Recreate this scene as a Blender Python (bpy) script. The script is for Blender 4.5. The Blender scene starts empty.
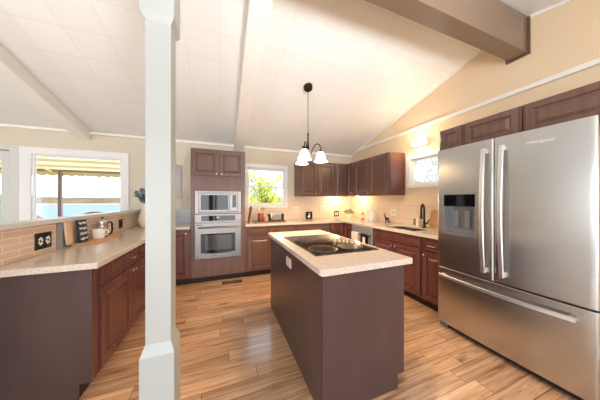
import bpy, bmesh, math, random
from mathutils import Vector, Matrix
random.seed(7)
PI = math.pi
S = bpy.context.scene
C = S.collection

# ---------------------------------------------------------------- camera, world, sun, large lights, exposure
YAW = math.atan(77 / 203)
cam = bpy.data.cameras.new('camera'); cam.lens = 203 / 600 * 36; cam.sensor_width = 36
cam.shift_y = 0.5 / 600; cam.clip_start = 0.02; cam.clip_end = 2000
camo = bpy.data.objects.new('camera', cam); C.objects.link(camo)
camo.location = (0, 0, 1.32); camo.rotation_euler = (PI / 2, 0, -YAW)
S.camera = camo

w = bpy.data.worlds.new('world'); S.world = w; w.use_nodes = True
wn = w.node_tree.nodes; wl = w.node_tree.links
bg = wn['Background']
tc = wn.new('ShaderNodeTexCoord'); sx = wn.new('ShaderNodeSeparateXYZ'); rmp = wn.new('ShaderNodeValToRGB')
wl.new(tc.outputs['Generated'], sx.inputs[0]); wl.new(sx.outputs['Z'], rmp.inputs[0]); wl.new(rmp.outputs[0], bg.inputs[0])
rmp.color_ramp.elements[0].position = 0.0; rmp.color_ramp.elements[0].color = (0.95, 0.97, 1.0, 1)
rmp.color_ramp.elements[1].position = 0.6; rmp.color_ramp.elements[1].color = (0.55, 0.72, 1.0, 1)
bg.inputs[1].default_value = 3.0

def light(name, kind, loc, energy, color, rot=None, size=None, size_y=None, **kw):
    l = bpy.data.lights.new(name, kind); l.energy = energy; l.color = color
    if kind == 'AREA':
        l.shape = 'RECTANGLE'; l.size = size; l.size_y = size_y
    for k, v in kw.items(): setattr(l, k, v)
    o = bpy.data.objects.new(name, l); C.objects.link(o); o.location = loc
    if rot: o.rotation_euler = rot
    return o
light('sun', 'SUN', (8, -3, 10), 5.0, (1, .95, .85), (math.radians(38), math.radians(28), 0), angle=0.01)
# daylight coming in through the glass doors behind the camera and the windows of the living room on the left
light('daylight_rear_doors', 'AREA', (-0.3, -2.72, 1.15), 30, (0.80, 0.90, 1.0), (PI / 2, 0, 0), 4.2, 1.9)
light('daylight_left_windows', 'AREA', (-6.15, -0.6, 1.3), 45, (0.78, 0.89, 1.0), (PI / 2, 0, -PI / 2), 2.4, 1.7)
for fx in (-2.6, 0.9):   # two added fill spots behind the camera, aimed up to brighten the ceiling
    light('added_ceiling_fill', 'SPOT', (fx, -1.5, 1.5), 430, (.92, .96, 1.0), (PI / 2 + math.radians(42), 0, 0), spot_size=math.radians(85), spot_blend=1, shadow_soft_size=.35)

S.view_settings.view_transform = 'Standard'; S.view_settings.look = 'None'
S.view_settings.gamma = 1; S.view_settings.use_curve_mapping = False
S.view_settings.exposure = 0.5
S.cycles.use_denoising = True
S.cycles.max_bounces = 10; S.cycles.diffuse_bounces = 6; S.cycles.transparent_max_bounces = 16
S.cycles.sample_clamp_indirect = 6

# ---------------------------------------------------------------- helpers
class MB:
    def __init__(self): self.bm = bmesh.new()
    def box(self, x0, x1, y0, y1, z0, z1, m=None):
        vs = [self.bm.verts.new(p) for p in ((x0,y0,z0),(x1,y0,z0),(x1,y1,z0),(x0,y1,z0),(x0,y0,z1),(x1,y0,z1),(x1,y1,z1),(x0,y1,z1))]
        if m is not None:
            for v in vs: v.co = m @ v.co
        for f in ((0,3,2,1),(4,5,6,7),(0,1,5,4),(1,2,6,5),(2,3,7,6),(3,0,4,7)): self.bm.faces.new([vs[i] for i in f])
        return self
    def frustum(self, a, z0, b, z1):   # a,b = (x0,x1,y0,y1)
        vs = [self.bm.verts.new(p) for q, z in ((a, z0), (b, z1)) for p in ((q[0],q[2],z),(q[1],q[2],z),(q[1],q[3],z),(q[0],q[3],z))]
        for f in ((0,3,2,1),(4,5,6,7),(0,1,5,4),(1,2,6,5),(2,3,7,6),(3,0,4,7)): self.bm.faces.new([vs[i] for i in f])
        return self
    def prism(self, poly, a, b, axis='x'):   # poly in the two other axes, extruded along axis a..b
        def P(u, v, t): return {'x': (t, u, v), 'y': (u, t, v), 'z': (u, v, t)}[axis]
        lo = [self.bm.verts.new(P(u, v, a)) for u, v in poly]; hi = [self.bm.verts.new(P(u, v, b)) for u, v in poly]
        n = len(poly)
        self.bm.faces.new(lo); self.bm.faces.new(hi[::-1])
        for i in range(n): self.bm.faces.new([lo[i], hi[i], hi[(i+1) % n], lo[(i+1) % n]])
        return self
    def grid(self, us, vs, filled, a, b, axis='z'):   # solid made of grid cells, only outer faces
        def P(u, v, t): return {'x': (t, u, v), 'y': (u, t, v), 'z': (u, v, t)}[axis]
        V = {}
        def g(i, j, k):
            if (i, j, k) not in V: V[(i, j, k)] = self.bm.verts.new(P(us[i], vs[j], (a, b)[k]))
            return V[(i, j, k)]
        ni, nj = len(us) - 1, len(vs) - 1
        F = lambda i, j: 0 <= i < ni and 0 <= j < nj and filled(i, j)
        for i in range(ni):
            for j in range(nj):
                if not F(i, j): continue
                for k in (0, 1): self.bm.faces.new([g(i,j,k), g(i+1,j,k), g(i+1,j+1,k), g(i,j+1,k)])
                if not F(i-1, j): self.bm.faces.new([g(i,j,0), g(i,j+1,0), g(i,j+1,1), g(i,j,1)])
                if not F(i+1, j): self.bm.faces.new([g(i+1,j,0), g(i+1,j+1,0), g(i+1,j+1,1), g(i+1,j,1)])
                if not F(i, j-1): self.bm.faces.new([g(i,j,0), g(i+1,j,0), g(i+1,j,1), g(i,j,1)])
                if not F(i, j+1): self.bm.faces.new([g(i,j+1,0), g(i+1,j+1,0), g(i+1,j+1,1), g(i,j+1,1)])
        return self
    def tube(self, pts, r, seg=10, cap=True):
        pts = [Vector(p) for p in pts]; n = len(pts)
        rs = r if isinstance(r, (list, tuple)) else [r] * n
        rings = []; up = None
        for i, p in enumerate(pts):
            t = (pts[min(i+1, n-1)] - pts[max(i-1, 0)]).normalized()
            if up is None: up = Vector((0,0,1)) if abs(t.z) < .9 else Vector((1,0,0))
            s = t.cross(up).normalized(); up = s.cross(t).normalized()
            rings.append([self.bm.verts.new(p + rs[i] * (math.cos(2*PI*k/seg) * s + math.sin(2*PI*k/seg) * up)) for k in range(seg)])
        for a, b in zip(rings, rings[1:]):
            for k in range(seg): self.bm.faces.new([a[k], a[(k+1) % seg], b[(k+1) % seg], b[k]])
        if cap: self.bm.faces.new(rings[0][::-1]); self.bm.faces.new(rings[-1])
        return self
    def lathe(self, prof, c=(0,0,0), seg=24, cap0=True, cap1=True, m=None, sy=1):
        rings = []
        for r, z in prof:
            ring = []
            for k in range(seg):
                p = Vector((r * math.cos(2*PI*k/seg), sy * r * math.sin(2*PI*k/seg), z))
                if m is not None: p = m @ p
                ring.append(self.bm.verts.new(p + Vector(c)))
            rings.append(ring)
        for a, b in zip(rings, rings[1:]):
            for k in range(seg): self.bm.faces.new([a[k], a[(k+1) % seg], b[(k+1) % seg], b[k]])
        if cap0: self.bm.faces.new(rings[0][::-1])
        if cap1: self.bm.faces.new(rings[-1])
        return self
    def ell(self, c, r, seg=14, rings=8, m=None):
        prof = [(max(math.sin(PI*i/rings), .02), -math.cos(PI*i/rings)) for i in range(rings + 1)]
        mm = Matrix.Diagonal((r[0], r[1], r[2]))
        if m is not None: mm = m @ mm
        return self.lathe(prof, c, seg, m=mm)
    def panel(self, x0, x1, z0, z1, t=.02, fr=.055, flat=False, sl=.022):   # raised-panel front facing -y, back at y=-.0005
        cx, cz = (x0+x1)/2, (z0+z1)/2
        rings = [(0, -.0006), (0, -t+.003), (.003, -t)]
        if not flat: rings += [(fr, -t), (fr+.007, -t+.013), (fr+.014, -t+.013), (fr+.014+sl, -t+.002)]
        R = []
        for ins, y in rings:
            R.append([self.bm.verts.new(p) for p in ((x0+ins,y,z0+ins),(x1-ins,y,z0+ins),(x1-ins,y,z1-ins),(x0+ins,y,z1-ins))])
        for a, b in zip(R, R[1:]):
            for k in range(4): self.bm.faces.new([a[k], a[(k+1)%4], b[(k+1)%4], b[k]])
        self.bm.faces.new(R[0][::-1]); self.bm.faces.new(R[-1])
        return self
    def obj(self, name, mat, parent=None, loc=(0,0,0), rot=(0,0,0), bevel=0, smooth=False, seg=2):
        bmesh.ops.recalc_face_normals(self.bm, faces=self.bm.faces)
        me = bpy.data.meshes.new(name); self.bm.to_mesh(me); self.bm.free()
        o = bpy.data.objects.new(name, me); C.objects.link(o)
        for m_ in (mat if isinstance(mat, (list, tuple)) else [mat]): me.materials.append(m_)
        if parent: o.parent = parent
        o.location = loc; o.rotation_euler = rot
        if smooth:
            for p in me.polygons: p.use_smooth = True
            try: me.set_sharp_from_angle(angle=math.radians(38))
            except Exception: pass
        if bevel:
            b = o.modifiers.new('bevel', 'BEVEL'); b.width = bevel; b.segments = seg; b.limit_method = 'ANGLE'; b.angle_limit = math.radians(40)
        return o

def tag(o, label, cat, group=None):
    o['label'] = label; o['category'] = cat
    if group: o['group'] = group
    return o
def thing(name, label, cat, loc=(0,0,0), rz=0, group=None):
    o = bpy.data.objects.new(name, None); C.objects.link(o); o.location = loc; o.rotation_euler = (0, 0, rz)
    o.empty_display_size = .05
    return tag(o, label, cat, group)
def struct(o, label=None):
    o['kind'] = 'structure'
    if label: o['label'] = label
    return o

def lin(c): return tuple(((v/255)/12.92 if v/255 <= .04045 else ((v/255+.055)/1.055)**2.4) for v in c) + (1,)
MATS = {}
def mat(name, col, rough=.5, metal=0, var=0, scale=(8,8,8), bump=0, spec=None, **kw):
    m = bpy.data.materials.new(name); m.use_nodes = True; MATS[name] = m
    n, l = m.node_tree.nodes, m.node_tree.links; b = n['Principled BSDF']
    c = lin(col); b.inputs['Base Color'].default_value = c
    b.inputs['Roughness'].default_value = rough; b.inputs['Metallic'].default_value = metal
    if spec is not None: b.inputs['Specular IOR Level'].default_value = spec
    for k, v in kw.items(): b.inputs[k].default_value = v
    if var or bump:
        t = n.new('ShaderNodeTexCoord'); mp = n.new('ShaderNodeMapping'); nz = n.new('ShaderNodeTexNoise')
        mp.inputs['Scale'].default_value = scale; nz.inputs['Scale'].default_value = 1; nz.inputs['Detail'].default_value = 5
        l.new(t.outputs['Object'], mp.inputs[0]); l.new(mp.outputs[0], nz.inputs['Vector'])
        if var:
            r = n.new('ShaderNodeValToRGB')
            r.color_ramp.elements[0].position = .3; r.color_ramp.elements[1].position = .7
            r.color_ramp.elements[0].color = tuple(min(1, x*(1-var)) for x in c[:3]) + (1,)
            r.color_ramp.elements[1].color = tuple(min(1, x*(1+var)) for x in c[:3]) + (1,)
            l.new(nz.outputs[0], r.inputs[0]); l.new(r.outputs[0], b.inputs['Base Color'])
        if bump:
            bp = n.new('ShaderNodeBump'); bp.inputs['Strength'].default_value = bump; bp.inputs['Distance'].default_value = .002
            l.new(nz.outputs[0], bp.inputs['Height']); l.new(bp.outputs[0], b.inputs['Normal'])
    return m

def brickmat(name, c1, c2, mortar, bw, rh, axes, rough, msize=.004, bump=.3, offset=.5):
    m = mat(name, c1, rough); n, l = m.node_tree.nodes, m.node_tree.links; b = n['Principled BSDF']
    t = n.new('ShaderNodeTexCoord'); s = n.new('ShaderNodeSeparateXYZ'); c = n.new('ShaderNodeCombineXYZ')
    l.new(t.outputs['Object'], s.inputs[0]); l.new(s.outputs[axes[0]], c.inputs[0]); l.new(s.outputs[axes[1]], c.inputs[1])
    k = n.new('ShaderNodeTexBrick'); k.offset = offset
    k.inputs['Scale'].default_value = 1; k.inputs['Brick Width'].default_value = bw; k.inputs['Row Height'].default_value = rh
    k.inputs['Mortar Size'].default_value = msize; k.inputs['Mortar Smooth'].default_value = .1
    k.inputs['Color1'].default_value = lin(c1); k.inputs['Color2'].default_value = lin(c2); k.inputs['Mortar'].default_value = lin(mortar)
    l.new(c.outputs[0], k.inputs['Vector']); l.new(k.outputs['Color'], b.inputs['Base Color'])
    bp = n.new('ShaderNodeBump'); bp.inputs['Strength'].default_value = bump; bp.inputs['Distance'].default_value = .002; bp.invert = True
    l.new(k.outputs['Fac'], bp.inputs['Height']); l.new(bp.outputs[0], b.inputs['Normal'])
    return m

# ---------------------------------------------------------------- materials
M_wall = mat('wall_paint', (214, 205, 186), .6)
M_gable = mat('lamp_warmed_wall', (230, 208, 176), .6)  # right wall: the lamps' warm glow is put into its colour
M_white = mat('white_paint', (212, 214, 209), .35)
M_post = mat('post_paint', (174, 180, 178), .35)
M_win = mat('window_paint', (238, 240, 240), .3)
M_trim = mat('trim_paint', (244, 242, 235), .35)
M_cab = mat('cabinet_brown', (108, 80, 69), .3, var=.16, scale=(34, 34, 1.6))
M_cabr = mat('cabinet_red_brown', (101, 62, 55), .27, var=.22, scale=(34, 34, 1.6))
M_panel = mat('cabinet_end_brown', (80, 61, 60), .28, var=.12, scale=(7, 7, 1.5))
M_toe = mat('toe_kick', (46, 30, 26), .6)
M_beam = mat('beam_brown', (122, 100, 82), .16, var=.05, scale=(1, 8, 8))
M_beamd = mat('beam_trim_brown', (104, 78, 62), .35)
M_black = mat('black_plastic', (22, 21, 22), .35)
M_bronze = mat('oil_rubbed_bronze', (52, 40, 32), .35, .8)
M_glassk = mat('black_glass', (14, 13, 14), .05)
M_nickel = mat('nickel', (205, 200, 190), .25, 1)
M_chrome = mat('chrome', (225, 225, 225), .12, 1)
M_sinksteel = mat('sink_steel', (180, 180, 182), .25, 1)
M_plate = mat('white_plastic', (238, 234, 224), .35)
M_ceram = mat('white_ceramic', (245, 242, 238), .2)
M_leafe = mat('eucalyptus_leaf', (108, 130, 134), .5, var=.25)
M_leafg = mat('herb_leaf', (120, 140, 50), .5, var=.25)
M_copper = mat('copper', (196, 112, 84), .35, .6)
M_wood = mat('light_wood', (196, 152, 108), .45, var=.16, scale=(3, 30, 30))
M_woodd = mat('reddish_wood', (128, 74, 50), .4, var=.18, scale=(20, 20, 4))
M_greystrip = mat('smooth_grey_strip', (136, 140, 148), .12)
M_paper = mat('cream_card', (236, 228, 206), .6)
M_green = mat('green_print', (110, 130, 84), .6)
M_orange = mat('orange_plastic', (216, 120, 52), .35)
M_towel = mat('white_towel', (235, 230, 220), .9, var=.04, scale=(60, 60, 60))
M_towelk = mat('black_towel', (34, 32, 36), .9)
M_awnpost = mat('awning_post', (120, 96, 84), .5)
M_bark = mat('bark', (110, 88, 66), .8, var=.2)
M_deck = mat('deck_boards', (200, 190, 176), .7, var=.1, scale=(2, 12, 2))
M_shore = mat('shore', (92, 80, 50), .9, var=.5, scale=(.07, .07, .5))
M_sand = mat('sand', (170, 140, 115), .9)

def steel(name, col, rough, aniso):
    m = mat(name, col, rough, 1); n, l = m.node_tree.nodes, m.node_tree.links; b = n['Principled BSDF']
    b.inputs['Anisotropic'].default_value = aniso
    tg = n.new('ShaderNodeTangent'); tg.direction_type = 'RADIAL'; tg.axis = 'Z'
    l.new(tg.outputs[0], b.inputs['Tangent'])
    return m
M_steel = steel('brushed_steel', (204, 205, 203), .27, .5)
M_steel2 = steel('oven_steel', (146, 141, 137), .36, .3)

def speckle(name, base, dark, light_, rough):
    m = mat(name, base, rough); n, l = m.node_tree.nodes, m.node_tree.links; b = n['Principled BSDF']
    t = n.new('ShaderNodeTexCoord'); v = n.new('ShaderNodeTexVoronoi'); v.inputs['Scale'].default_value = 290
    l.new(t.outputs['Object'], v.inputs['Vector'])
    s = n.new('ShaderNodeSeparateColor'); l.new(v.outputs['Color'], s.inputs[0])
    r = n.new('ShaderNodeValToRGB'); r.color_ramp.interpolation = 'CONSTANT'
    e = r.color_ramp.elements; e[0].position = 0; e[0].color = lin(dark); e[1].position = .16; e[1].color = lin(base)
    x = e.new(.78); x.color = lin(light_)
    l.new(s.outputs[0], r.inputs[0]); l.new(r.outputs[0], b.inputs['Base Color'])
    return m
M_quartz = speckle('speckled_quartz', (213, 200, 187), (180, 164, 150), (226, 217, 206), .07)

# floor: laminate planks running along x
def floormat():
    m = mat('oak_laminate', (190, 140, 95), .15); n, l = m.node_tree.nodes, m.node_tree.links; b = n['Principled BSDF']
    t = n.new('ShaderNodeTexCoord')
    k = n.new('ShaderNodeTexBrick'); k.offset = 0
    for nm, v in (('Scale', 1), ('Brick Width', 1.22), ('Row Height', .118), ('Mortar Size', .0022), ('Mortar Smooth', .1), ('Bias', 0)): k.inputs[nm].default_value = v
    k.inputs['Color1'].default_value = (0, 0, 0, 1); k.inputs['Color2'].default_value = (1, 1, 1, 1); k.inputs['Mortar'].default_value = (.5, .5, .5, 1)
    sp = n.new('ShaderNodeSeparateXYZ'); l.new(t.outputs['Object'], sp.inputs[0])
    dv = n.new('ShaderNodeMath'); dv.operation = 'DIVIDE'; dv.inputs[1].default_value = .118; l.new(sp.outputs['Y'], dv.inputs[0])
    fl_ = n.new('ShaderNodeMath'); fl_.operation = 'FLOOR'; l.new(dv.outputs[0], fl_.inputs[0])
    wn_ = n.new('ShaderNodeTexWhiteNoise'); wn_.noise_dimensions = '1D'; l.new(fl_.outputs[0], wn_.inputs['W'])
    ma = n.new('ShaderNodeMath'); ma.operation = 'MULTIPLY_ADD'; ma.inputs[1].default_value = 1.22; l.new(wn_.outputs['Value'], ma.inputs[0]); l.new(sp.outputs['X'], ma.inputs[2])
    cb = n.new('ShaderNodeCombineXYZ'); l.new(ma.outputs[0], cb.inputs[0]); l.new(sp.outputs['Y'], cb.inputs[1]); l.new(cb.outputs[0], k.inputs['Vector'])
    # grain, offset per plank
    add = n.new('ShaderNodeVectorMath'); add.operation = 'MULTIPLY_ADD'
    add.inputs[1].default_value = (13.7, 5.1, 7.3)
    l.new(k.outputs['Color'], add.inputs[0]); l.new(t.outputs['Object'], add.inputs[2])
    mp = n.new('ShaderNodeMapping'); mp.inputs['Scale'].default_value = (1.6, 34, 1); l.new(add.outputs[0], mp.inputs[0])
    g = n.new('ShaderNodeTexNoise'); g.inputs['Scale'].default_value = 1; g.inputs['Detail'].default_value = 7; g.inputs['Roughness'].default_value = .62; g.inputs['Distortion'].default_value = 1.4
    l.new(mp.outputs[0], g.inputs['Vector'])
    r = n.new('ShaderNodeValToRGB'); e = r.color_ramp.elements
    e[0].position = .28; e[0].color = lin((140, 100, 72)); e[1].position = .74; e[1].color = lin((222, 190, 158))
    x = e.new(.5); x.color = lin((192, 152, 116))
    l.new(g.outputs[0], r.inputs[0])
    # plank to plank tone
    hs = n.new('ShaderNodeHueSaturation'); mr = n.new('ShaderNodeMapRange'); mr.inputs[3].default_value = .80; mr.inputs[4].default_value = 1.12
    l.new(k.outputs['Color'], mr.inputs[0]); l.new(mr.outputs[0], hs.inputs['Value']); l.new(r.outputs[0], hs.inputs['Color'])
    # knots
    mpk = n.new('ShaderNodeMapping'); mpk.inputs['Scale'].default_value = (1.6, 5.5, 1); l.new(add.outputs[0], mpk.inputs[0])
    v = n.new('ShaderNodeTexVoronoi'); v.inputs['Scale'].default_value = 1; l.new(mpk.outputs[0], v.inputs['Vector'])
    rk = n.new('ShaderNodeValToRGB'); rk.color_ramp.elements[0].position = .05; rk.color_ramp.elements[0].color = (.30, .22, .18, 1)
    rk.color_ramp.elements[1].position = .2; rk.color_ramp.elements[1].color = (1, 1, 1, 1); l.new(v.outputs['Distance'], rk.inputs[0])
    mx = n.new('ShaderNodeMix'); mx.data_type = 'RGBA'; mx.blend_type = 'MULTIPLY'; mx.inputs[0].default_value = .8
    l.new(hs.outputs[0], mx.inputs[6]); l.new(rk.outputs[0], mx.inputs[7])
    mj = n.new('ShaderNodeMix'); mj.data_type = 'RGBA'; l.new(k.outputs['Fac'], mj.inputs[0]); l.new(mx.outputs[2], mj.inputs[6]); mj.inputs[7].default_value = lin((120, 84, 58))
    l.new(mj.outputs[2], b.inputs['Base Color'])
    bp = n.new('ShaderNodeBump'); bp.inputs['Strength'].default_value = .12; bp.inputs['Distance'].default_value = .002; l.new(g.outputs[0], bp.inputs['Height']); l.new(bp.outputs[0], b.inputs['Normal'])
    return m
M_floor = floormat()
M_ceil = brickmat('ceiling_tiles', (241, 242, 239), (238, 239, 236), (229, 227, 223), .33, .305, (0, 1), .5, .003, .15, 0)
M_tile = brickmat('beige_tile', (216, 190, 170), (202, 176, 155), (232, 218, 200), .23, .043, (0, 2), .16, .003)
M_tiley = brickmat('beige_tile_side', (216, 190, 170), (202, 176, 155), (232, 218, 200), .23, .043, (1, 2), .16, .003)
M_tilek = brickmat('cream_tile', (228, 210, 186), (222, 202, 178), (232, 218, 198), .30, .075, (0, 2), .16, .003)
M_tileky = brickmat('cream_tile_side', (228, 210, 186), (222, 202, 178), (232, 218, 198), .30, .075, (1, 2), .16, .003)
M_tileg = brickmat('grey_tile', (170, 172, 170), (160, 164, 164), (186, 186, 182), .15, .05, (0, 2), .16, .003)

def panemat(name):
    m = bpy.data.materials.new(name); m.use_nodes = True; n, l = m.node_tree.nodes, m.node_tree.links; n.clear()
    o = n.new('ShaderNodeOutputMaterial'); t = n.new('ShaderNodeBsdfTransparent'); g = n.new('ShaderNodeBsdfGlossy'); g.inputs['Roughness'].default_value = .02
    f = n.new('ShaderNodeFresnel'); f.inputs[0].default_value = 1.35; x = n.new('ShaderNodeMixShader')
    l.new(f.outputs[0], x.inputs[0]); l.new(t.outputs[0], x.inputs[1]); l.new(g.outputs[0], x.inputs[2]); l.new(x.outputs[0], o.inputs[0]); return m
M_pane = panemat('window_glass')
def privacy():
    m = mat('patterned_privacy_glass', (240, 240, 232), .35); n, l = m.node_tree.nodes, m.node_tree.links; b = n['Principled BSDF']; o = n['Material Output']
    tl = n.new('ShaderNodeBsdfTranslucent'); ad = n.new('ShaderNodeMixShader'); ad.inputs[0].default_value = .85
    t = n.new('ShaderNodeTexCoord'); wv = n.new('ShaderNodeTexVoronoi'); wv.feature = 'DISTANCE_TO_EDGE'; wv.inputs['Scale'].default_value = 11; wv.inputs['Randomness'].default_value = .7
    r = n.new('ShaderNodeValToRGB'); r.color_ramp.elements[0].color = (.42, .45, .42, 1); r.color_ramp.elements[0].position = .04; r.color_ramp.elements[1].color = (.80, .81, .78, 1); r.color_ramp.elements[1].position = .16
    l.new(t.outputs['Object'], wv.inputs['Vector']); l.new(wv.outputs[0], r.inputs[0]); l.new(r.outputs[0], tl.inputs[0])
    l.new(b.outputs[0], ad.inputs[1]); l.new(tl.outputs[0], ad.inputs[2]); l.new(ad.outputs[0], o.inputs[0]); return m
M_priv = privacy()
def emis(name, col, st):
    return mat(name, col, .4, **{'Emission Color': lin(col), 'Emission Strength': st})
M_shade = emis('lit_glass_shade', (255, 236, 205), 1.6)
M_puck = emis('lit_puck', (255, 226, 170), 6)
M_display = emis('oven_display', (120, 220, 90), .6)
def transl(name, col, fac):
    m = mat(name, col, .7); n, l = m.node_tree.nodes, m.node_tree.links
    t = n.new('ShaderNodeBsdfTranslucent'); t.inputs[0].default_value = lin(col); x = n.new('ShaderNodeMixShader'); x.inputs[0].default_value = fac
    l.new(n['Principled BSDF'].outputs[0], x.inputs[1]); l.new(t.outputs[0], x.inputs[2]); l.new(x.outputs[0], n['Material Output'].inputs[0]); return m
M_awn = transl('awning_cloth', (238, 230, 196), .5)
M_awnd = transl('awning_stripe', (206, 192, 146), .45)
M_leafy = transl('sunlit_leaf', (190, 200, 70), .5)
M_leafd = transl('shrub_leaf', (120, 150, 60), .4)
def water():
    m = mat('lake_water', (98, 114, 152), .7, spec=.1, var=.1, scale=(.02, .2, 1)); return m
M_water = water()
def glasscup():
    m = mat('clear_glass', (235, 240, 240), .03); b = m.node_tree.nodes['Principled BSDF']; b.inputs['Transmission Weight'].default_value = .9; return m
M_clear = glasscup()
def artmat():
    m = mat('canvas_print', (180, 180, 186), .7); n, l = m.node_tree.nodes, m.node_tree.links; b = n['Principled BSDF']
    t = n.new('ShaderNodeTexCoord'); nz = n.new('ShaderNodeTexNoise'); nz.inputs['Scale'].default_value = 4.5; nz.inputs['Distortion'].default_value = .8
    l.new(t.outputs['Object'], nz.inputs['Vector'])
    s = n.new('ShaderNodeSeparateXYZ'); l.new(t.outputs['Object'], s.inputs[0])
    a = n.new('ShaderNodeMath'); a.operation = 'MULTIPLY_ADD'; l.new(nz.outputs[0], a.inputs[0]); a.inputs[1].default_value = .5; l.new(s.outputs['Z'], a.inputs[2])
    r = n.new('ShaderNodeValToRGB'); e = r.color_ramp.elements; e[0].position = .3; e[0].color = lin((196, 192, 190)); e[1].position = .82; e[1].color = lin((82, 80, 112))
    x = e.new(.55); x.color = lin((166, 166, 174)); x = e.new(.72); x.color = lin((200, 200, 204))
    l.new(a.outputs[0], r.inputs[0]); l.new(r.outputs[0], b.inputs['Base Color']); return m
M_art = artmat()

# ---------------------------------------------------------------- the setting
RX, WY = 2.92, 4.18           # right wall, back wall (inner faces)
LX, BY = -6.0, -2.6           # left and rear walls of the open living room
ZC, SL, RY = 2.42, .27, 1.19  # ceiling height at the back wall, slope, ridge line
def zceil(y): return ZC + SL * (WY - y) if y > RY else ZC + SL * (WY - RY) - SL * (RY - y)
struct(MB().box(LX-.15, RX+.15, BY-.15, WY+.15, -.12, 0).obj('floor', M_floor))
zr = zceil(RY)
pr = [(WY+.15, ZC-SL*.15), (RY, zr), (BY-.15, zceil(BY-.15)), (BY-.15, zceil(BY-.15)+.12), (RY, zr+.12), (WY+.15, ZC-SL*.15+.12)]
struct(MB().prism(pr, LX-.15, RX+.15, 'x').obj('ceiling', M_ceil, loc=(-1.02+.33*0, 2.46, 0)).__class__ and bpy.data.objects['ceiling'])
bpy.data.objects['ceiling'].data.transform(Matrix.Translation((1.02, -2.46, 0)))
def wall(name, us, vs, holes, a, b, axis, gable=None, m=M_wall):
    mb = MB().grid(us, vs, lambda i, j: (i, j) not in holes, a, b, axis)
    if gable: mb.prism(gable, a, b, axis)
    return struct(mb.obj(name, m))
# back wall: left door, lake window, window over the back counter
xs = [LX-.15, -3.72, -2.84, -2.73, -1.555, .44, 1.245, RX+.15]
zs = [0, .02, .90, 1.205, 1.985, 2.005, 2.04, ZC+.03]
holes = {(1, j) for j in (1, 2, 3, 4, 5)} | {(3, j) for j in (2, 3, 4)} | {(5, 3)}
wall('wall_back', xs, zs, holes, WY, WY+.14, 'y')
gz = [(WY+.14, ZC), (RY, zr+.02), (BY-.14, zceil(BY-.14)+.02), (BY-.14, 0), (WY+.14, 0)]
def wallside(name, x0, x1, y0, y1, z0, z1):
    mb = MB()
    mb.prism([(WY, 0), (WY, zceil(WY)+.03), (y1, zceil(y1)+.03), (y1, 0)], x0, x1, 'x')
    top = [(y1, zceil(y1)+.03)] + ([(RY, zr+.03)] if y0 < RY < y1 else []) + [(y0, zceil(y0)+.03)]
    mb.prism([(y1, z1)] + top + [(y0, z1)], x0, x1, 'x')
    mb.prism([(y1, 0), (y1, z0), (y0, z0), (y0, 0)], x0, x1, 'x')
    rest = [(y0, 0), (y0, zceil(y0)+.03)] + ([(RY, zr+.03)] if y0 > RY else []) + [(BY, zceil(BY)+.03), (BY, 0)]
    mb.prism(rest, x0, x1, 'x')
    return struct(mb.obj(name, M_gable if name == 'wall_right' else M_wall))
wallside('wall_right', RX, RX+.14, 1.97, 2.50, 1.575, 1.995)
wallside('wall_left', LX-.14, LX, -1.9, .7, .45, 2.15)
wall('wall_rear', [LX-.14, -2.5, 1.9, RX+.14], [0, .08, 2.05, zceil(BY)+.03], {(1, 1)}, BY-.14, BY, 'y')

# half wall carrying the peninsula's tiles and its ledge
struct(MB().box(-1.40, -1.300, .9, WY-.002, 0, 1.135).obj('wall_half', M_white))
struct(MB().box(-1.4, -1.262, .88, WY-.003, 1.137, 1.172).obj('trim_1', M_white, bevel=.004), 'white ledge capping the half wall')
struct(MB().box(-1.2995, -1.286, .92, 2.275, .914, 1.136).obj('trim_2', M_tiley))
struct(MB().box(-1.2995, -1.284, 2.277, 2.40, .914, 1.136).obj('trim_3', M_greystrip))  # smooth grey strip between the two runs of beige tile
struct(MB().box(-1.2995, -1.286, 2.402, WY-.016, .914, 1.136).obj('trim_4', M_tiley))
# backsplashes
struct(MB().box(-1.284, -.478, WY-.013, WY-.0005, .914, 1.165).obj('trim_5', M_tileg))
us = [.37, .40-.035, 1.285, RX-.014]
struct(MB().grid([.36, 1.287, RX-.014], [.914, 1.168, 1.25], lambda i, j: not (i == 0 and j == 1), WY-.013, WY-.0005, 'y').obj('trim_6', M_tilek))
struct(MB().box(RX-.013, RX-.0005, 1.54, WY-.0005, .914, 1.25).obj('trim_7', M_tileky))
# crown at the back wall, picture rail along the right wall, gable trim
struct(MB().box(LX, RX-.001, WY-.03, WY-.0005, 2.365, 2.40).obj('trim_8', M_trim, bevel=.006))
struct(MB().box(RX-.03, RX-.0005, BY+.001, WY-.032, 2.448, 2.498).obj('trim_9', M_trim, bevel=.008))
def gtrim(y0, y1):
    return [(y0, zceil(y0)-.03), (y0, zceil(y0)-.002), (y1, zceil(y1)-.002), (y1, zceil(y1)-.03)]
struct(MB().prism(gtrim(WY-.04, RY+.08), RX-.014, RX-.0005).prism(gtrim(RY-.08, BY), RX-.014, RX-.0005).obj('trim_10', M_trim))
struct(MB().box(LX, -1.41, WY-.015, WY-.0005, 0, .1).obj('baseboard_back', M_trim))
struct(MB().box(RX-.015, RX-.0005, BY, .3, 0, .1).obj('baseboard_right', M_trim))

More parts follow.
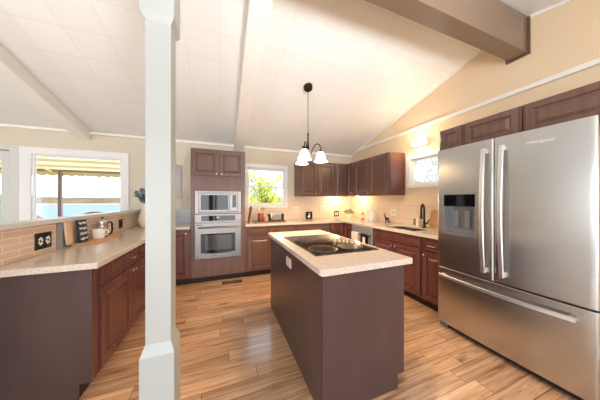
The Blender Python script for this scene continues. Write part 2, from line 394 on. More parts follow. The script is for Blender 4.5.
# beams
struct(MB().box(LX+.001, RX-.001, 1.115, 1.262, 2.832, 3.2).obj('ridge_beam', M_beam, bevel=.004), 'long brown ridge beam crossing the vaulted ceiling')
struct(MB().prism([(1.095, 3.19), (1.095, 2.812), (1.282, 2.812), (1.282, 3.19)], RX-.022, RX-.0011).obj('trim_11', M_beamd))
def rafter(x0, x1, d, label):
    y0, y1 = 1.265, WY-.001
    return struct(MB().prism([(y1, zceil(y1)-d), (y1, zceil(y1)-.001), (y0, zceil(y0)-.001), (y0, zceil(y0)-d)], x0, x1).obj('ceiling_beam', M_trim, bevel=.004), label)
rafter(.205, .385, .135, 'white ceiling beam running from the ridge to above the oven cabinet')
rafter(-2.105, -1.96, .16, 'white ceiling beam ending above the lake window')

# post
post = thing('post', 'square white post with a boxed base and cap, standing in front of the kitchen', 'post', (-.2925, 1.215, 0))
post['kind'] = 'structure'
MB().box(-.0525, .0525, -.055, .055, .60, 2.25).obj('shaft', M_post, post, bevel=.002)
MB().box(-.0705, .0705, -.075, .075, .001, .583).frustum((-.0705, .0705, -.075, .075), .583, (-.053, .053, -.0555, .0555), .632).obj('post_base', M_post, post)
MB().frustum((-.053, .053, -.0555, .0555), 2.182, (-.0705, .0705, -.075, .075), 2.216).box(-.0705, .0705, -.075, .075, 2.216, 2.831).obj('post_cap', M_post, post)

# windows
def winframe(mb, x0, x1, z0, z1, wd, y0, y1):
    mb.grid([x0, x0+wd, x1-wd, x1], [z0, z0+wd, z1-wd, z1], lambda i, j: not (i == 1 and j == 1), y0, y1, 'y'); return mb
w1 = struct(MB().grid([-2.745, -2.62, -1.555, -1.465], [.80, .90, 2.005, 2.105], lambda i, j: not (i == 1 and j == 1), WY-.022, WY-.0005, 'y').obj('window_1', M_win, bevel=.003), 'wide picture window looking out at the lake')
winframe(MB(), -2.619, -1.556, .901, 2.004, .03, WY-.004, WY+.03).obj('window_frame', M_win, w1, bevel=.004)
MB().box(-2.59, -1.585, WY+.012, WY+.016, .93, 1.975).obj('pane', M_pane, w1)
w2 = struct(MB().grid([.372, .44, 1.245, 1.29], [1.169, 1.205, 1.985, 2.06], lambda i, j: not (i == 1 and j == 1), WY-.022, WY-.0005, 'y').obj('window_2', M_win, bevel=.003), 'white sash window over the back counter')
winframe(MB(), .441, 1.244, 1.206, 1.984, .018, WY+.001, WY+.06).obj('window_frame', M_win, w2, bevel=.003)
winframe(MB(), .46, 1.225, 1.585, 1.965, .026, WY+.032, WY+.055).obj('upper_sash', M_win, w2)
winframe(MB(), .46, 1.225, 1.225, 1.62, .030, WY+.004, WY+.03).obj('lower_sash', M_win, w2)
MB().box(.486, 1.199, WY+.042, WY+.046, 1.611, 1.939).obj('pane', M_pane, w2)
MB().box(.49, 1.195, WY+.015, WY+.019, 1.255, 1.59).obj('pane', M_pane, w2)
def grx(mb, ys, zs, x0, x1): return mb.grid(ys, zs, lambda i, j: not (i == 1 and j == 1), x0, x1, 'x')
w3 = struct(grx(MB(), [1.90, 1.97, 2.50, 2.575], [1.525, 1.575, 1.995, 2.065], RX-.02, RX-.0005).obj('window_3', M_win, bevel=.003), 'small white window of patterned glass over the sink')
grx(MB(), [1.971, 2.0, 2.46, 2.499], [1.576, 1.606, 1.964, 1.994], RX+.001, RX+.08).obj('window_frame', M_win, w3)
MB().box(RX+.04, RX+.046, 2.0, 2.46, 1.606, 1.964).obj('pane', M_priv, w3)
w4 = struct(MB().grid([-2.5, -2.43, -.35, -.25, 1.83, 1.9], [.08, .15, 1.98, 2.05], lambda i, j: not (i in (1, 3) and j == 1), BY-.1, BY-.02, 'y').obj('window_4', M_white))
w5 = struct(MB().grid([-1.9, -1.83, -.65, -.55, .63, .7], [.45, .52, 2.08, 2.15], lambda i, j: not (i in (1, 3) and j == 1), LX-.1, LX-.02, 'x').obj('window_5', M_white))
# glazed door at the far left
d1 = struct(MB().grid([-3.79, -3.72, -2.84, -2.748], [.02, 2.04, 2.105], lambda i, j: not (i == 1 and j == 0), WY-.02, WY-.0005, 'y').obj('door_1', M_white, bevel=.003), 'grey white glazed door at the left end of the back wall')
MB().grid([-3.715, -3.6, -2.945, -2.845], [.025, .25, 1.90, 2.03], lambda i, j: not (i == 1 and j == 1), WY+.02, WY+.06, 'y').obj('door_panel', M_white, d1)
MB().box(-3.6, -2.945, WY+.038, WY+.042, .25, 1.90).obj('pane', M_pane, d1)

# ---------------------------------------------------------------- cabinets
def knob(parent, x, z, y=-.02):
    MB().lathe([(.006, 0), (.005, .010), (.013, .016), (.014, .022), (.009, .027)], seg=14, m=Matrix.Rotation(PI/2, 4, 'X').to_3x3()).obj('knob', M_nickel, parent, loc=(x, y, z), smooth=True)
def cup(parent, x, z, w=.09, y=-.02):
    MB().tube([(x-w/2, y+.001, z), (x-w/2, y-.02, z), (x-w/2+.012, y-.026, z), (x+w/2-.012, y-.026, z), (x+w/2, y-.02, z), (x+w/2, y+.001, z)], .005, 8).obj('handle', M_nickel, parent, smooth=True)
def carcass(r, w, d, m, toe=True, z1=.872, toe_h=.1, y0=0):
    mb = MB().box(.0005, w-.0005, y0, d, toe_h if toe else 0, z1)
    b = mb.obj('body', m, r, bevel=.002)
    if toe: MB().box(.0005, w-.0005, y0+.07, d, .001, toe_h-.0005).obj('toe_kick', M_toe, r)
    return b
def door(r, x0, x1, z0, z1, m, kx=None, kz=None, fr=.055):
    o = MB().panel(x0, x1, z0, z1, fr=fr).obj('door', m, r)
    if kx is not None: knob(o, kx, kz)
    return o
def drawer(r, x0, x1, z0, z1, m, h='knob'):
    o = MB().panel(x0, x1, z0, z1, fr=.016, sl=.010).obj('drawer', m, r)
    if h == 'knob': knob(o, (x0+x1)/2, (z0+z1)/2)
    elif h == 'cup': cup(o, (x0+x1)/2, (z0+z1)/2)
    return o
FY = 3.56; CX = 2.31
# tall oven cabinet
oc = thing('oven_cabinet', 'tall brown cabinet with the microwave and wall oven built in', 'cabinet', (-.472, FY, 0))
W = .824
MB().grid([.0005, .0605, .758, W-.0005], [.1, .3915, 1.473, 2.145], lambda i, j: not (i == 1 and j == 1), 0, .61, 'y').obj('body', M_cab, oc, bevel=.002)
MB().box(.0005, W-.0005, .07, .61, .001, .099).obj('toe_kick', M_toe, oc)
door(oc, .022, .408, 1.715, 2.125, M_cab, .375, 1.745)
door(oc, .416, .802, 1.715, 2.125, M_cab, .449, 1.745)
# microwave with its trim kit
mw = thing('microwave', 'built in steel microwave above the wall oven', 'microwave', (-.41, FY, 1.108))
MB().grid([.001, .05, .645, .693], [.001, .02, .335, .363], lambda i, j: not (i == 1 and j == 1), -.02, -.001, 'y').obj('trim_frame', M_steel2, mw, bevel=.002)
MB().box(.052, .643, -.03, .35, .022, .333).obj('body', M_steel2, mw, bevel=.003)
md = MB().box(.065, .505, -.05, -.031, .03, .325).obj('door', M_steel2, mw, bevel=.004)
MB().box(.085, .49, -.052, -.0505, .06, .30).obj('door_window', M_glassk, md)
MB().box(.512, .635, -.05, -.031, .03, .325).obj('control_panel', M_steel2, mw, bevel=.004)
MB().box(.555, .615, -.052, -.0505, .10, .30).obj('keypad', M_glassk, bpy.data.objects['control_panel'])
# wall oven
ov = thing('wall_oven', 'steel wall oven with a black window below the microwave', 'oven', (-.41, FY, .393))
MB().box(.0, .694, -.018, .5, .001, .712).obj('body', M_steel2, ov, bevel=.003)
cp = MB().box(0, .694, -.032, -.0185, .585, .708).obj('control_panel', M_steel2, ov, bevel=.003)
MB().box(.09, .60, -.0335, -.0325, .60, .685).obj('display_glass', M_glassk, cp)
MB().box(.315, .345, -.0345, -.0338, .645, .665).obj('display', M_display, cp)
od = MB().box(.0, .694, -.045, -.0185, .045, .57).obj('door', M_steel2, ov, bevel=.004)
pts = []
zt, zb = .40, .10
poly = [(.085, zb), (.085, zt), (.60, zt), (.60, zb)] + [(.60-.515*k/10, zb-.02*math.sin(PI*k/10)) for k in range(1, 10)]
MB().prism(poly, -.0468, -.0455, 'y').obj('door_window', M_glassk, od)
MB().prism([(.15, .14), (.15, .375), (.54, .375), (.54, .14)], -.0475, -.0469, 'y').obj('inner_glass', mat('oven_glass', (70, 74, 78), .05), od)
MB().tube([(.06, -.046, .50), (.06, -.085, .50), (.075, -.092, .50), (.62, -.092, .50), (.635, -.085, .50), (.635, -.046, .50)], .011, 10).obj('handle', M_steel2, od, smooth=True)
MB().box(.33, .365, -.0465, -.0452, .062, .082).obj('badge', M_nickel, od)
MB().box(.02, .10, -.0465, -.0452, .535, .545).obj('lettering', M_black, od)

# base cabinets along the back wall
r = thing('base_cabinet', 'brown base cabinet left of the oven tower, behind the post', 'cabinet', (-.83, FY, 0), 0, 'base cabinets')
carcass(r, .355, .6, M_cabr); door(r, .03, .33, .12, .85, M_cabr, .30, .81)
r = thing('base_cabinet', 'brown base cabinet right of the oven tower, drawer over one door', 'cabinet', (.354, FY, 0), 0, 'base cabinets')
carcass(r, .88, .6, M_cab); drawer(r, .037, .87, .715, .855, M_cab); door(r, .037, .45, .12, .70, M_cab, .42, .66); door(r, .457, .87, .12, .70, M_cab, .49, .66)
r = thing('base_cabinet', 'brown base cabinet on the back wall between the window cabinet and the corner', 'cabinet', (1.236, FY, 0), 0, 'base cabinets')
carcass(r, .75, .6, M_cab); drawer(r, .012, .74, .715, .855, M_cab); door(r, .012, .372, .12, .70, M_cab, .345, .66); door(r, .379, .74, .12, .70, M_cab, .41, .66)
# corner cabinet (two doors meeting in the corner)
r = thing('corner_base_cabinet', 'brown corner base cabinet with two doors meeting at a right angle', 'cabinet', (1.988, FY, 0), 0, 'base cabinets')
MB().grid([0, CX-1.988, RX-1.988-.02], [-.30, .0, .6], lambda i, j: not (i == 0 and j == 0), .1, .872).obj('body', M_cabr, r, bevel=.002)
MB().grid([0, CX-1.988+.07, RX-1.988-.02], [-.30, .07, .6], lambda i, j: not (i == 0 and j == 0), .001, .0995).obj('toe_kick', M_toe, r)
door(r, .012, .30, .12, .855, M_cabr, .03, .80)
o = MB().panel(.022, .295, .12, .855).obj('door', M_cabr, r, loc=(CX-1.988, 0, 0), rot=(0, 0, -PI/2))
# dishwasher
M_dw = mat('dishwasher_steel', (176, 182, 194), .35, .55)
dw = thing('dishwasher', 'steel dishwasher between the corner cabinet and the sink cabinet', 'dishwasher', (CX, 3.256, 0), -PI/2)
MB().box(.003, .57, .0, .58, .1, .868).box(.02, .55, .06, .58, .001, .1).obj('body', M_black, dw)
MB().box(.004, .569, -.022, -.0005, .11, .76).obj('door', M_dw, dw, bevel=.004)
MB().box(.004, .569, -.022, -.0005, .764, .866).obj('control_panel', M_dw, dw, bevel=.004)
MB().tube([(.04, -.0215, .735), (.04, -.055, .735), (.533, -.055, .735), (.533, -.0215, .735)], .009, 10).obj('handle', M_steel2, dw, smooth=True)
def towel(name, label, x0, x1, zb, m):
    mb = MB(); n = 14
    prof = [(-.010+.001, zb+.05), (-.0315, .72), (-.040, .748), (-.055, .7565), (-.070, .748), (-.078, .72), (-.076, zb+.1), (-.080, zb)]
    prof = [(-.0335, zb+.06), (-.0345, .70), (-.0405, .742), (-.055, .7475), (-.0695, .742), (-.073, .70), (-.071, zb+.1), (-.074, zb)]
    rows = []
    for i in range(n+1):
        x = x0 + (x1-x0)*i/n; k = .004*math.sin(i*1.9)
        rows.append([mb.bm.verts.new((x, y + (k if j > 5 else 0), z)) for j, (y, z) in enumerate(prof)])
    for a, b in zip(rows, rows[1:]):
        for j in range(len(prof)-1): mb.bm.faces.new([a[j], b[j], b[j+1], a[j+1]])
    o = mb.obj(name, m, None, (CX, 3.256, 0), (0, 0, -PI/2), smooth=True)
    md = o.modifiers.new('solid', 'SOLIDIFY'); md.thickness = .004; md.offset = 1
    return tag(o, label, 'towel', 'towels on the dishwasher')
towel('dish_towel', 'white dish towel hanging on the dishwasher handle', .06, .26, .40, M_towel)
tk = towel('dish_towel', 'black dish towel with a white patch on the dishwasher handle', .33, .47, .45, M_towelk)
MB().box(.40, .465, -.0885, -.0865, .60, .70).obj('white_patch', M_towel, tk)
# sink cabinet and the narrow cabinet by the fridge
r = thing('sink_base_cabinet', 'wide red brown cabinet under the sink with a false drawer front', 'cabinet', (CX, 2.682, 0), -PI/2, 'base cabinets')
carcass(r, .86, .6, M_cabr, z1=.70); MB().box(.0005, .8595, 0, .02, .7005, .872).obj('top_rail', M_cabr, r)
drawer(r, .03, .845, .735, .85, M_cabr, None)
door(r, .03, .432, .12, .715, M_cabr, .405, .67); door(r, .442, .845, .12, .715, M_cabr, .47, .67)
r = thing('base_cabinet', 'narrow red brown base cabinet between the sink cabinet and the fridge', 'cabinet', (CX, 1.82, 0), -PI/2, 'base cabinets')
carcass(r, .295, .6, M_cabr); drawer(r, .02, .28, .715, .85, M_cabr, 'cup'); door(r, .02, .28, .12, .70, M_cabr, .045, .66)

# wall cabinets
UY, UX = 3.85, 2.59; UZ0, UZ1 = 1.412, 2.13
r = thing('wall_cabinet', 'two door brown wall cabinet hung on the back wall beside the window', 'cabinet', (1.450, UY, 0), 0, 'wall cabinets')
MB().box(0, .80, 0, .329, UZ0, UZ1).obj('body', M_cab, r, bevel=.002)
door(r, .012, .393, UZ0+.015, UZ1-.02, M_cab, .366, UZ0+.05); door(r, .401, .79, UZ0+.015, UZ1-.02, M_cab, .428, UZ0+.05)
r = thing('corner_wall_cabinet', 'brown corner wall cabinet with two narrow doors', 'cabinet', (2.2515, UY, 0), 0, 'wall cabinets')
xx, yy = UX-2.2515, -.265
MB().grid([0, xx, xx+.329], [yy, 0, .329], lambda i, j: not (i == 0 and j == 0), UZ0, UZ1).obj('body', M_cab, r, bevel=.002)
door(r, .012, .305, UZ0+.015, UZ1-.02, M_cab, .04, UZ0+.05, .045)
MB().panel(.022, .255, UZ0+.015, UZ1-.02, fr=.045).obj('door', M_cab, r, loc=(xx, 0, 0), rot=(0, 0, -PI/2))
r = thing('wall_cabinet', 'two door brown wall cabinet hung on the right wall near the sink window', 'cabinet', (UX, 3.584, 0), -PI/2, 'wall cabinets')
MB().box(0, .97, 0, .329, UZ0, UZ1).obj('body', M_cabr, r, bevel=.002)
door(r, .012, .478, UZ0+.015, UZ1-.02, M_cab, .45, UZ0+.05); door(r, .487, .955, UZ0+.015, UZ1-.02, M_cab, .515, UZ0+.05)
# cabinets over the fridge
for i, (ya, yb, lab) in enumerate(((1.60, 1.352, 'narrow brown cabinet above the far edge of the fridge'), (1.349, .918, 'square brown cabinet above the middle of the fridge'), (.912, .30, 'wide brown cabinet above the near edge of the fridge'))):
    r = thing('over_fridge_cabinet', lab, 'cabinet', (CX, ya, 0), -PI/2, 'cabinets over the fridge')
    ww = ya - yb
    MB().box(.0005, ww-.0005, 0, .605, 1.86, 2.105).obj('body', M_cab, r, bevel=.002)
    door(r, .02, ww-.02, 1.868, 2.09, M_cab, fr=.04)

# peninsula
PX = -.825
r = thing('peninsula_cabinet', 'brown peninsula base cabinet with a drawer over two doors', 'cabinet', (PX, 1.785, 0), PI/2, 'base cabinets')
MB().box(0, 1.11, 0, .455, .1, .872).obj('body', M_cabr, r, bevel=.002)
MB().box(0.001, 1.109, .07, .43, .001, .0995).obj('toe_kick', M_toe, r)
MB().box(-.012, -.0006, -.002, .455, .1, .872).box(-.012, -.0006, .068, .455, .001, .1).obj('end_panel', M_panel, r)
drawer(r, .075, 1.075, .715, .855, M_cabr, 'cup')
door(r, .075, .571, .115, .70, M_cabr, .545, .665); door(r, .579, 1.075, .115, .70, M_cabr, .605, .665)
r = thing('peninsula_corner_cabinet', 'brown base cabinet joining the peninsula to the back wall', 'cabinet', (PX, 2.90, 0), PI/2, 'base cabinets')
MB().box(0, .65, .0, .43, .1, .872).box(.65, 1.27, .035, .43, .1, .872).obj('body', M_cabr, r, bevel=.002)
MB().box(0, 1.27, .07, .43, .001, .0995).obj('toe_kick', M_toe, r)
door(r, .05, .60, .115, .855, M_cabr, .09, .8)

# countertops
ct = MB().grid([-1.283, -.768, -.478], [1.71, 3.525, WY-.0145], lambda i, j: not (i == 1 and j == 0), .8735, .9135).obj('countertop', M_quartz, bevel=.004)
tag(ct, 'speckled beige quartz countertop on the peninsula at the left', 'countertop', 'countertops')
ct = MB().grid([.356, 2.275, 2.37, 2.74, RX-.0145], [1.53, 1.99, 2.50, 3.525, WY-.0145], lambda i, j: (j == 3 or i >= 1) and not (i == 2 and j == 1), .8735, .9135).obj('countertop', M_quartz, bevel=.004)
tag(ct, 'speckled beige quartz countertop running round the corner under the wall cabinets', 'countertop', 'countertops')
# sink
sk = thing('kitchen_sink', 'undermount steel double sink below the small window', 'sink', (2.555, 2.245, .7))
sb = MB()
for y0, y1 in ((-.254, -.006), (.006, .254)):
    sb.grid([-.184, -.174, .174, .184], [y0, y0+.01, y1-.01, y1], lambda i, j: not (i == 1 and j == 1), .012, .2)
    sb.box(-.184, .184, y0, y1, .002, .012)
sb.obj('basin', M_sinksteel, sk, bevel=.003)
MB().lathe([(.03, .0125), (.03, .016), (.018, .016)], (0, -.13, 0)).obj('drain', M_chrome, sk)
MB().lathe([(.03, .0125), (.03, .016), (.018, .016)], (0, .13, 0)).obj('drain', M_chrome, sk)
fc = thing('kitchen_faucet', 'tall black gooseneck faucet behind the sink', 'faucet', (2.80, 2.17, .914))
MB().lathe([(.03, 0), (.03, .01), (.022, .02), (.02, .1), (.016, .11)]).obj('base', M_black, fc, smooth=True)
pts = [(0, 0, .09), (0, 0, .26)] + [(-.055+.055*math.cos(a), -.02+.02*math.cos(a), .26+.09*math.sin(a)) for a in [PI*k/10 for k in range(1, 11)]] + [(-.112, -.042, .22)]
MB().tube(pts, .014, 12).obj('spout', M_black, fc, smooth=True)
MB().tube([(-.112, -.042, .225), (-.114, -.044, .14)], [.016, .019], 12).obj('spray_head', M_black, fc, smooth=True)
MB().tube([(0, -.012, .06), (0, -.055, .075), (-.01, -.085, .13)], [.012, .01, .008], 10).obj('lever', M_black, fc, smooth=True)

# island
isl = thing('kitchen_island', 'long dark brown kitchen island under a pale quartz top', 'island', (0, 0, 0))
isl.location = (.56, 1.09, 0)
IW, IL = .648, 1.43
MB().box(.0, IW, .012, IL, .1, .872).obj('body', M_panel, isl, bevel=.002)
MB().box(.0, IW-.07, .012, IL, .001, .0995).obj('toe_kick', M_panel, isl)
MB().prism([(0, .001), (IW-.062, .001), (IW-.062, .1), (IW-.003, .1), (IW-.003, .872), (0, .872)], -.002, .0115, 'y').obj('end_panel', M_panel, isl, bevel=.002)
for k in range(3):
    o = MB().panel(.03, .46, .12, .70).obj('door', M_cabr, isl, loc=(IW, .03+.463*k, 0), rot=(0, 0, PI/2)); knob(o, .43, .66)
    o = MB().panel(.03, .46, .715, .855, fr=.022).obj('drawer', M_cabr, isl, loc=(IW, .03+.463*k, 0), rot=(0, 0, PI/2)); knob(o, .245, .785)
o_top = MB().prism([(-.010, -.035), (.70-.012, -.035), (.70, -.023), (.70, 1.46), (-.028, 1.46), (-.028, -.017)], .8735, .9135, 'z').obj('countertop', M_quartz, None, (.56, 1.09, 0), bevel=.005)
tag(o_top, 'pale speckled quartz countertop on the kitchen island, around the cooktop', 'countertop', 'countertops')
o = MB().box(-.006, -.0006, .60, .74, .72, .80).obj('outlet_plate', M_plate, isl, bevel=.002)
# cooktop
ck = thing('cooktop', 'black glass electric cooktop with knobs set in the island top', 'cooktop', (.635, 1.345, .9138))
MB().box(0, .565, 0, .79, .0002, .006).obj('glass_surface', M_glassk, ck, bevel=.002)
MB().grid([-.006, .0, .565, .571], [-.006, 0, .79, .796], lambda i, j: not (i == 1 and j == 1), .0001, .007).obj('rim', M_black, ck)
M_burn = mat('burner_grey', (104, 94, 84), .3)
M_knobs = mat('brass_knob', (206, 178, 138), .3, .7)
M_burnd = mat('burner_dark', (40, 36, 35), .1)
M_coil = mat('grate_steel', (150, 140, 130), .3, .7)
for x, y, rr in ((.145, .17, .115), (.15, .58, .09), (.42, .60, .11)):
    mb = MB()
    mb.lathe([(rr, .0062), (rr, .0068), (.002, .0068)], (x, y, 0), 40, False, True)
    b_ = mb.obj('burner', M_burnd, ck)
    MB().lathe([(rr+.0005, .0062), (rr+.0005, .0072), (rr+.007, .0072), (rr+.007, .0062)], (x, y, 0), 40, False, False).obj('burner_ring', M_burn, b_)
mb = MB()
for k in range(9):
    xk = .30 + .022*k; hh = .10*math.sqrt(max(0, 1-((k-4)/5)**2))
    mb.box(xk, xk+.010, .15-hh, .15+hh, .0062, .012)
mb.obj('vent_grille', M_coil, ck)
for x, y in ((.385, .385), (.42, .365), (.447, .335), (.468, .302), (.492, .262)):
    MB().lathe([(.025, .0062), (.025, .024), (.019, .038), (.010, .041)], (x, y, 0), 18).obj('knob', M_knobs, ck, smooth=True)

# ---------------------------------------------------------------- refrigerator
FX = 2.13
fr = thing('refrigerator', 'large stainless french door refrigerator with an ice and water dispenser', 'refrigerator', (FX, 1.495, 0), -PI/2)
FW = .985
M_fside = mat('fridge_side_grey', (120, 120, 124), .4, .3)
MB().box(.004, FW-.004, .075, .77, .035, 1.80).obj('body', M_fside, fr, bevel=.004)
MB().box(.01, FW-.01, .05, .074, .01, .075).obj('grille', M_black, fr)
for x in (.05, FW-.05): MB().lathe([(.03, .001), (.03, .03), (.02, .04)], (x, .11, 0)).obj('foot', M_fside, fr)
MB().box(.0, .07, .03, .0745, .008, .05).obj('corner_cap', M_fside, fr, bevel=.004)
def bowed(x0, x1, z0, z1, hole=None, bulge=.014, n=16):
    mb = MB()
    f = lambda x: -bulge * (1 - (2*x/FW - 1)**2) + .005*(max(0, 1-(x-x0)/.012)**2 + max(0, 1-(x1-x)/.012)**2)
    us = sorted({x0, x0+.004, x0+.008, x0+.012, x1-.012, x1-.008, x1-.004, x1} | {x0 + (x1-x0)*k/n for k in range(1, n)} | ({hole[0], hole[1]} if hole else set()))
    vs = [z0, z0+.003] + ([hole[2], hole[3]] if hole else []) + [z1-.003, z1]
    hi = lambda i, j: not (hole and us[i] >= hole[0]-1e-6 and us[i+1] <= hole[1]+1e-6 and vs[j] >= hole[2]-1e-6 and vs[j+1] <= hole[3]+1e-6)
    mb.grid(us, vs, hi, 0, .072, 'y')
    for v in mb.bm.verts:
        if v.co.y < .01: v.co.y = f(v.co.x) + (.003 if (abs(v.co.z-z0) < 1e-6 or abs(v.co.z-z1) < 1e-6) else 0)
    return mb, f
XS = .482
DH = (.068, .348, .985, 1.378)
mb, f = bowed(.001, XS-.003, .645, 1.842, DH)
fl = f
dl = mb.obj('door', M_steel, fr, smooth=True)
mb, f = bowed(XS+.003, FW-.001, .645, 1.842)
dr = mb.obj('door', M_steel, fr, smooth=True)
mb, f2 = bowed(.001, FW-.001, .065, .632)
dz = mb.obj('freezer_drawer', M_steel, fr, smooth=True)
# dispenser
M_disp = mat('dispenser_grey', (150, 152, 158), .25, .6)
ds = MB().box(DH[0]+.001, DH[1]-.001, .060, .070, DH[2]+.001, DH[3]-.001).obj('dispenser', M_disp, dl)
MB().grid([DH[0]+.0005, DH[0]+.012, DH[1]-.012, DH[1]-.0005], [DH[2]+.0005, DH[2]+.02, DH[3]-.115, DH[3]-.0005], lambda i, j: not (i == 1 and j == 1) and j < 2, -.009, .059, 'y').obj('surround', M_disp, dl)
MB().box(DH[0]+.001, DH[1]-.001, -.008, .05, DH[3]-.114, DH[3]-.001).obj('control_panel', M_glassk, dl)
for x in (.16, .26): MB().box(x-.022, x+.022, .03, .04, 1.06, 1.22).obj('paddle', M_fside, dl, bevel=.004)
# handles
def handle(parent, x, z0, z1, fy):
    n = 14; a = []
    for k in range(n+1):
        t = k/n; a.append((x, fy-.030-.028*math.sin(PI*t), z0+(z1-z0)*t))
    mb = MB(); rows = []
    for (px, py, pz) in a: rows.append([mb.bm.verts.new(q) for q in ((px-.016, py+.006, pz), (px-.012, py-.006, pz), (px+.012, py-.006, pz), (px+.016, py+.006, pz))])
    for p, q in zip(rows, rows[1:]):
        for k in range(4): mb.bm.faces.new([p[k], p[(k+1)%4], q[(k+1)%4], q[k]])
    mb.bm.faces.new(rows[0]); mb.bm.faces.new(rows[-1][::-1])
    mb.box(x-.011, x+.011, fy-.026, fy+.004, z0+.002, z0+.04).box(x-.011, x+.011, fy-.026, fy+.004, z1-.04, z1-.002)
    return mb.obj('handle', M_nickel2, parent, smooth=True)
M_nickel2 = steel('handle_steel', (236, 236, 238), .36, .2)
handle(dl, XS-.062, .70, 1.765, fl(XS-.06)); handle(dr, XS+.062, .70, 1.765, f(XS+.06))
mb = MB(); rows = []
n = 20
for k in range(n+1):
    t = k/n; x = .035 + (FW-.11)*t; y = f2(x) - .032 - .022*math.sin(PI*t); z = .555
    rows.append([mb.bm.verts.new(q) for q in ((x, y+.006, z-.017), (x, y-.006, z-.013), (x, y-.006, z+.013), (x, y+.006, z+.017))])
for p, q in zip(rows, rows[1:]):
    for k in range(4): mb.bm.faces.new([p[k], p[(k+1)%4], q[(k+1)%4], q[k]])
mb.bm.faces.new(rows[0]); mb.bm.faces.new(rows[-1][::-1])
for x in (.04, FW-.11): mb.box(x, x+.03, f2(x)-.03, f2(x)+.004, .545, .565)
mb.obj('handle', M_nickel2, dz, smooth=True)
# maker's lettering on the right door
cu = bpy.data.curves.new('lettering', 'FONT'); cu.body = 'Whirlpool'; cu.size = .034; cu.extrude = .0006; cu.align_x = 'CENTER'
lt0 = bpy.data.objects.new('lettering_curve', cu); C.objects.link(lt0); bpy.context.view_layer.update()
lt = bpy.data.objects.new('lettering', bpy.data.meshes.new_from_object(lt0.evaluated_get(bpy.context.evaluated_depsgraph_get()))); C.objects.link(lt); lt.parent = dr
bpy.data.objects.remove(lt0)
lt.location = (.745, f(.745)-.0015, 1.735); lt.rotation_euler = (PI/2, 0, 0); lt.data.materials.clear(); lt.data.materials.append(M_plate)

# ---------------------------------------------------------------- lamps
ch = thing('chandelier', 'bronze three arm chandelier hanging over the island', 'chandelier', (1.077, 2.533, 0))
zc_ = zceil(2.533)
MB().lathe([(.012, zc_-.075), (.055, zc_-.045), (.062, zc_-.018), (.062, zc_+.03)], smooth_dummy := (0, 0, 0), 24).obj('canopy', M_bronze, ch, smooth=True)
def chain(z0, z1):
    mb = MB(); n = int((z0-z1)/.028)
    for k in range(n):
        z = z0 - (k+.5)*(z0-z1)/n; a = PI/2*(k % 2)
        pts = [(.008*math.cos(q)*math.cos(a), .008*math.cos(q)*math.sin(a), z+.019*math.sin(q)) for q in [2*PI*i/8 for i in range(9)]]
        mb.tube(pts, .0020, 6, False)
    return mb
chain(zc_-.075, 2.235).obj('chain', mat('antique_brass', (150, 124, 84), .3, .9), ch, smooth=True)
MB().lathe([(.006, 2.235), (.012, 2.225), (.012, 2.20), (.008, 2.195), (.011, 2.10), (.016, 2.03), (.012, 1.985), (.020, 1.955), (.02, 1.935), (.008, 1.915)]).obj('stem', M_bronze, ch, smooth=True)
for a in (math.radians(-28), math.radians(-128), math.radians(98)):
    ca, sa = math.cos(a), math.sin(a)
    pr_ = [(.012, 1.955), (.04, 1.96), (.065, 2.01), (.09, 2.065), (.125, 2.085), (.155, 2.07), (.17, 2.03), (.17, 2.0)]
    ar = MB().tube([(q*ca, q*sa, z) for q, z in pr_], .0065, 8).obj('arm', M_bronze, ch, smooth=True)
    MB().lathe([(.014, 2.002), (.024, 1.995), (.026, 1.972)], (.17*ca, .17*sa, 0), 16).obj('socket', M_bronze, ar, smooth=True)
    MB().lathe([(.026, 1.976), (.040, 1.968), (.056, 1.935), (.063, 1.90), (.073, 1.866), (.090, 1.842), (.087, 1.841), (.069, 1.866), (.059, 1.90), (.052, 1.935), (.03, 1.965)], (.17*ca, .17*sa, 0), 28, False, False).obj('lamp_shade', M_shade, ar, smooth=True)
    light('chandelier_bulb', 'POINT', (1.077+.17*ca, 2.533+.17*sa, 1.88), 26, (1, .66, .36), shadow_soft_size=.03)
sc = thing('wall_lamp', 'lit frosted wall lamp above the sink window', 'lamp', (RX-.001, 2.31, 2.225))
MB().box(-.009, 0, -.11, .11, -.045, .045).obj('wall_plate', M_nickel, sc, bevel=.004)
MB().tube([(-.062, -.105, 0), (-.062, -.085, 0), (-.062, .085, 0), (-.062, .105, 0)], [.03, .052, .052, .03], 18).obj('lamp_shade', emis('lit_wall_shade', (255, 244, 222), 2.2), sc, smooth=True)
light('wall_lamp_bulb', 'POINT', (RX-.16, 2.31, 2.225), 8, (1, .76, .48), shadow_soft_size=.05)
for i, (x, y, lab) in enumerate(((2.42, 4.02, 'small round light under the back wall cabinets, left of the corner'), (2.76, 3.72, 'small round light under the right wall cabinets, by the corner'))):
    p = thing('under_cabinet_light', lab, 'light', (x, y, UZ0-.001), 0, 'under cabinet lights')
    MB().lathe([(.035, -.014), (.038, -.010), (.038, 0)]).obj('housing', M_nickel, p)
    MB().lathe([(.03, -.018), (.032, -.0145)]).obj('lens', M_puck, p)
    light('under_cabinet_bulb', 'POINT', (x, y, UZ0-.06), 4.5, (1, .74, .44), shadow_soft_size=.05)

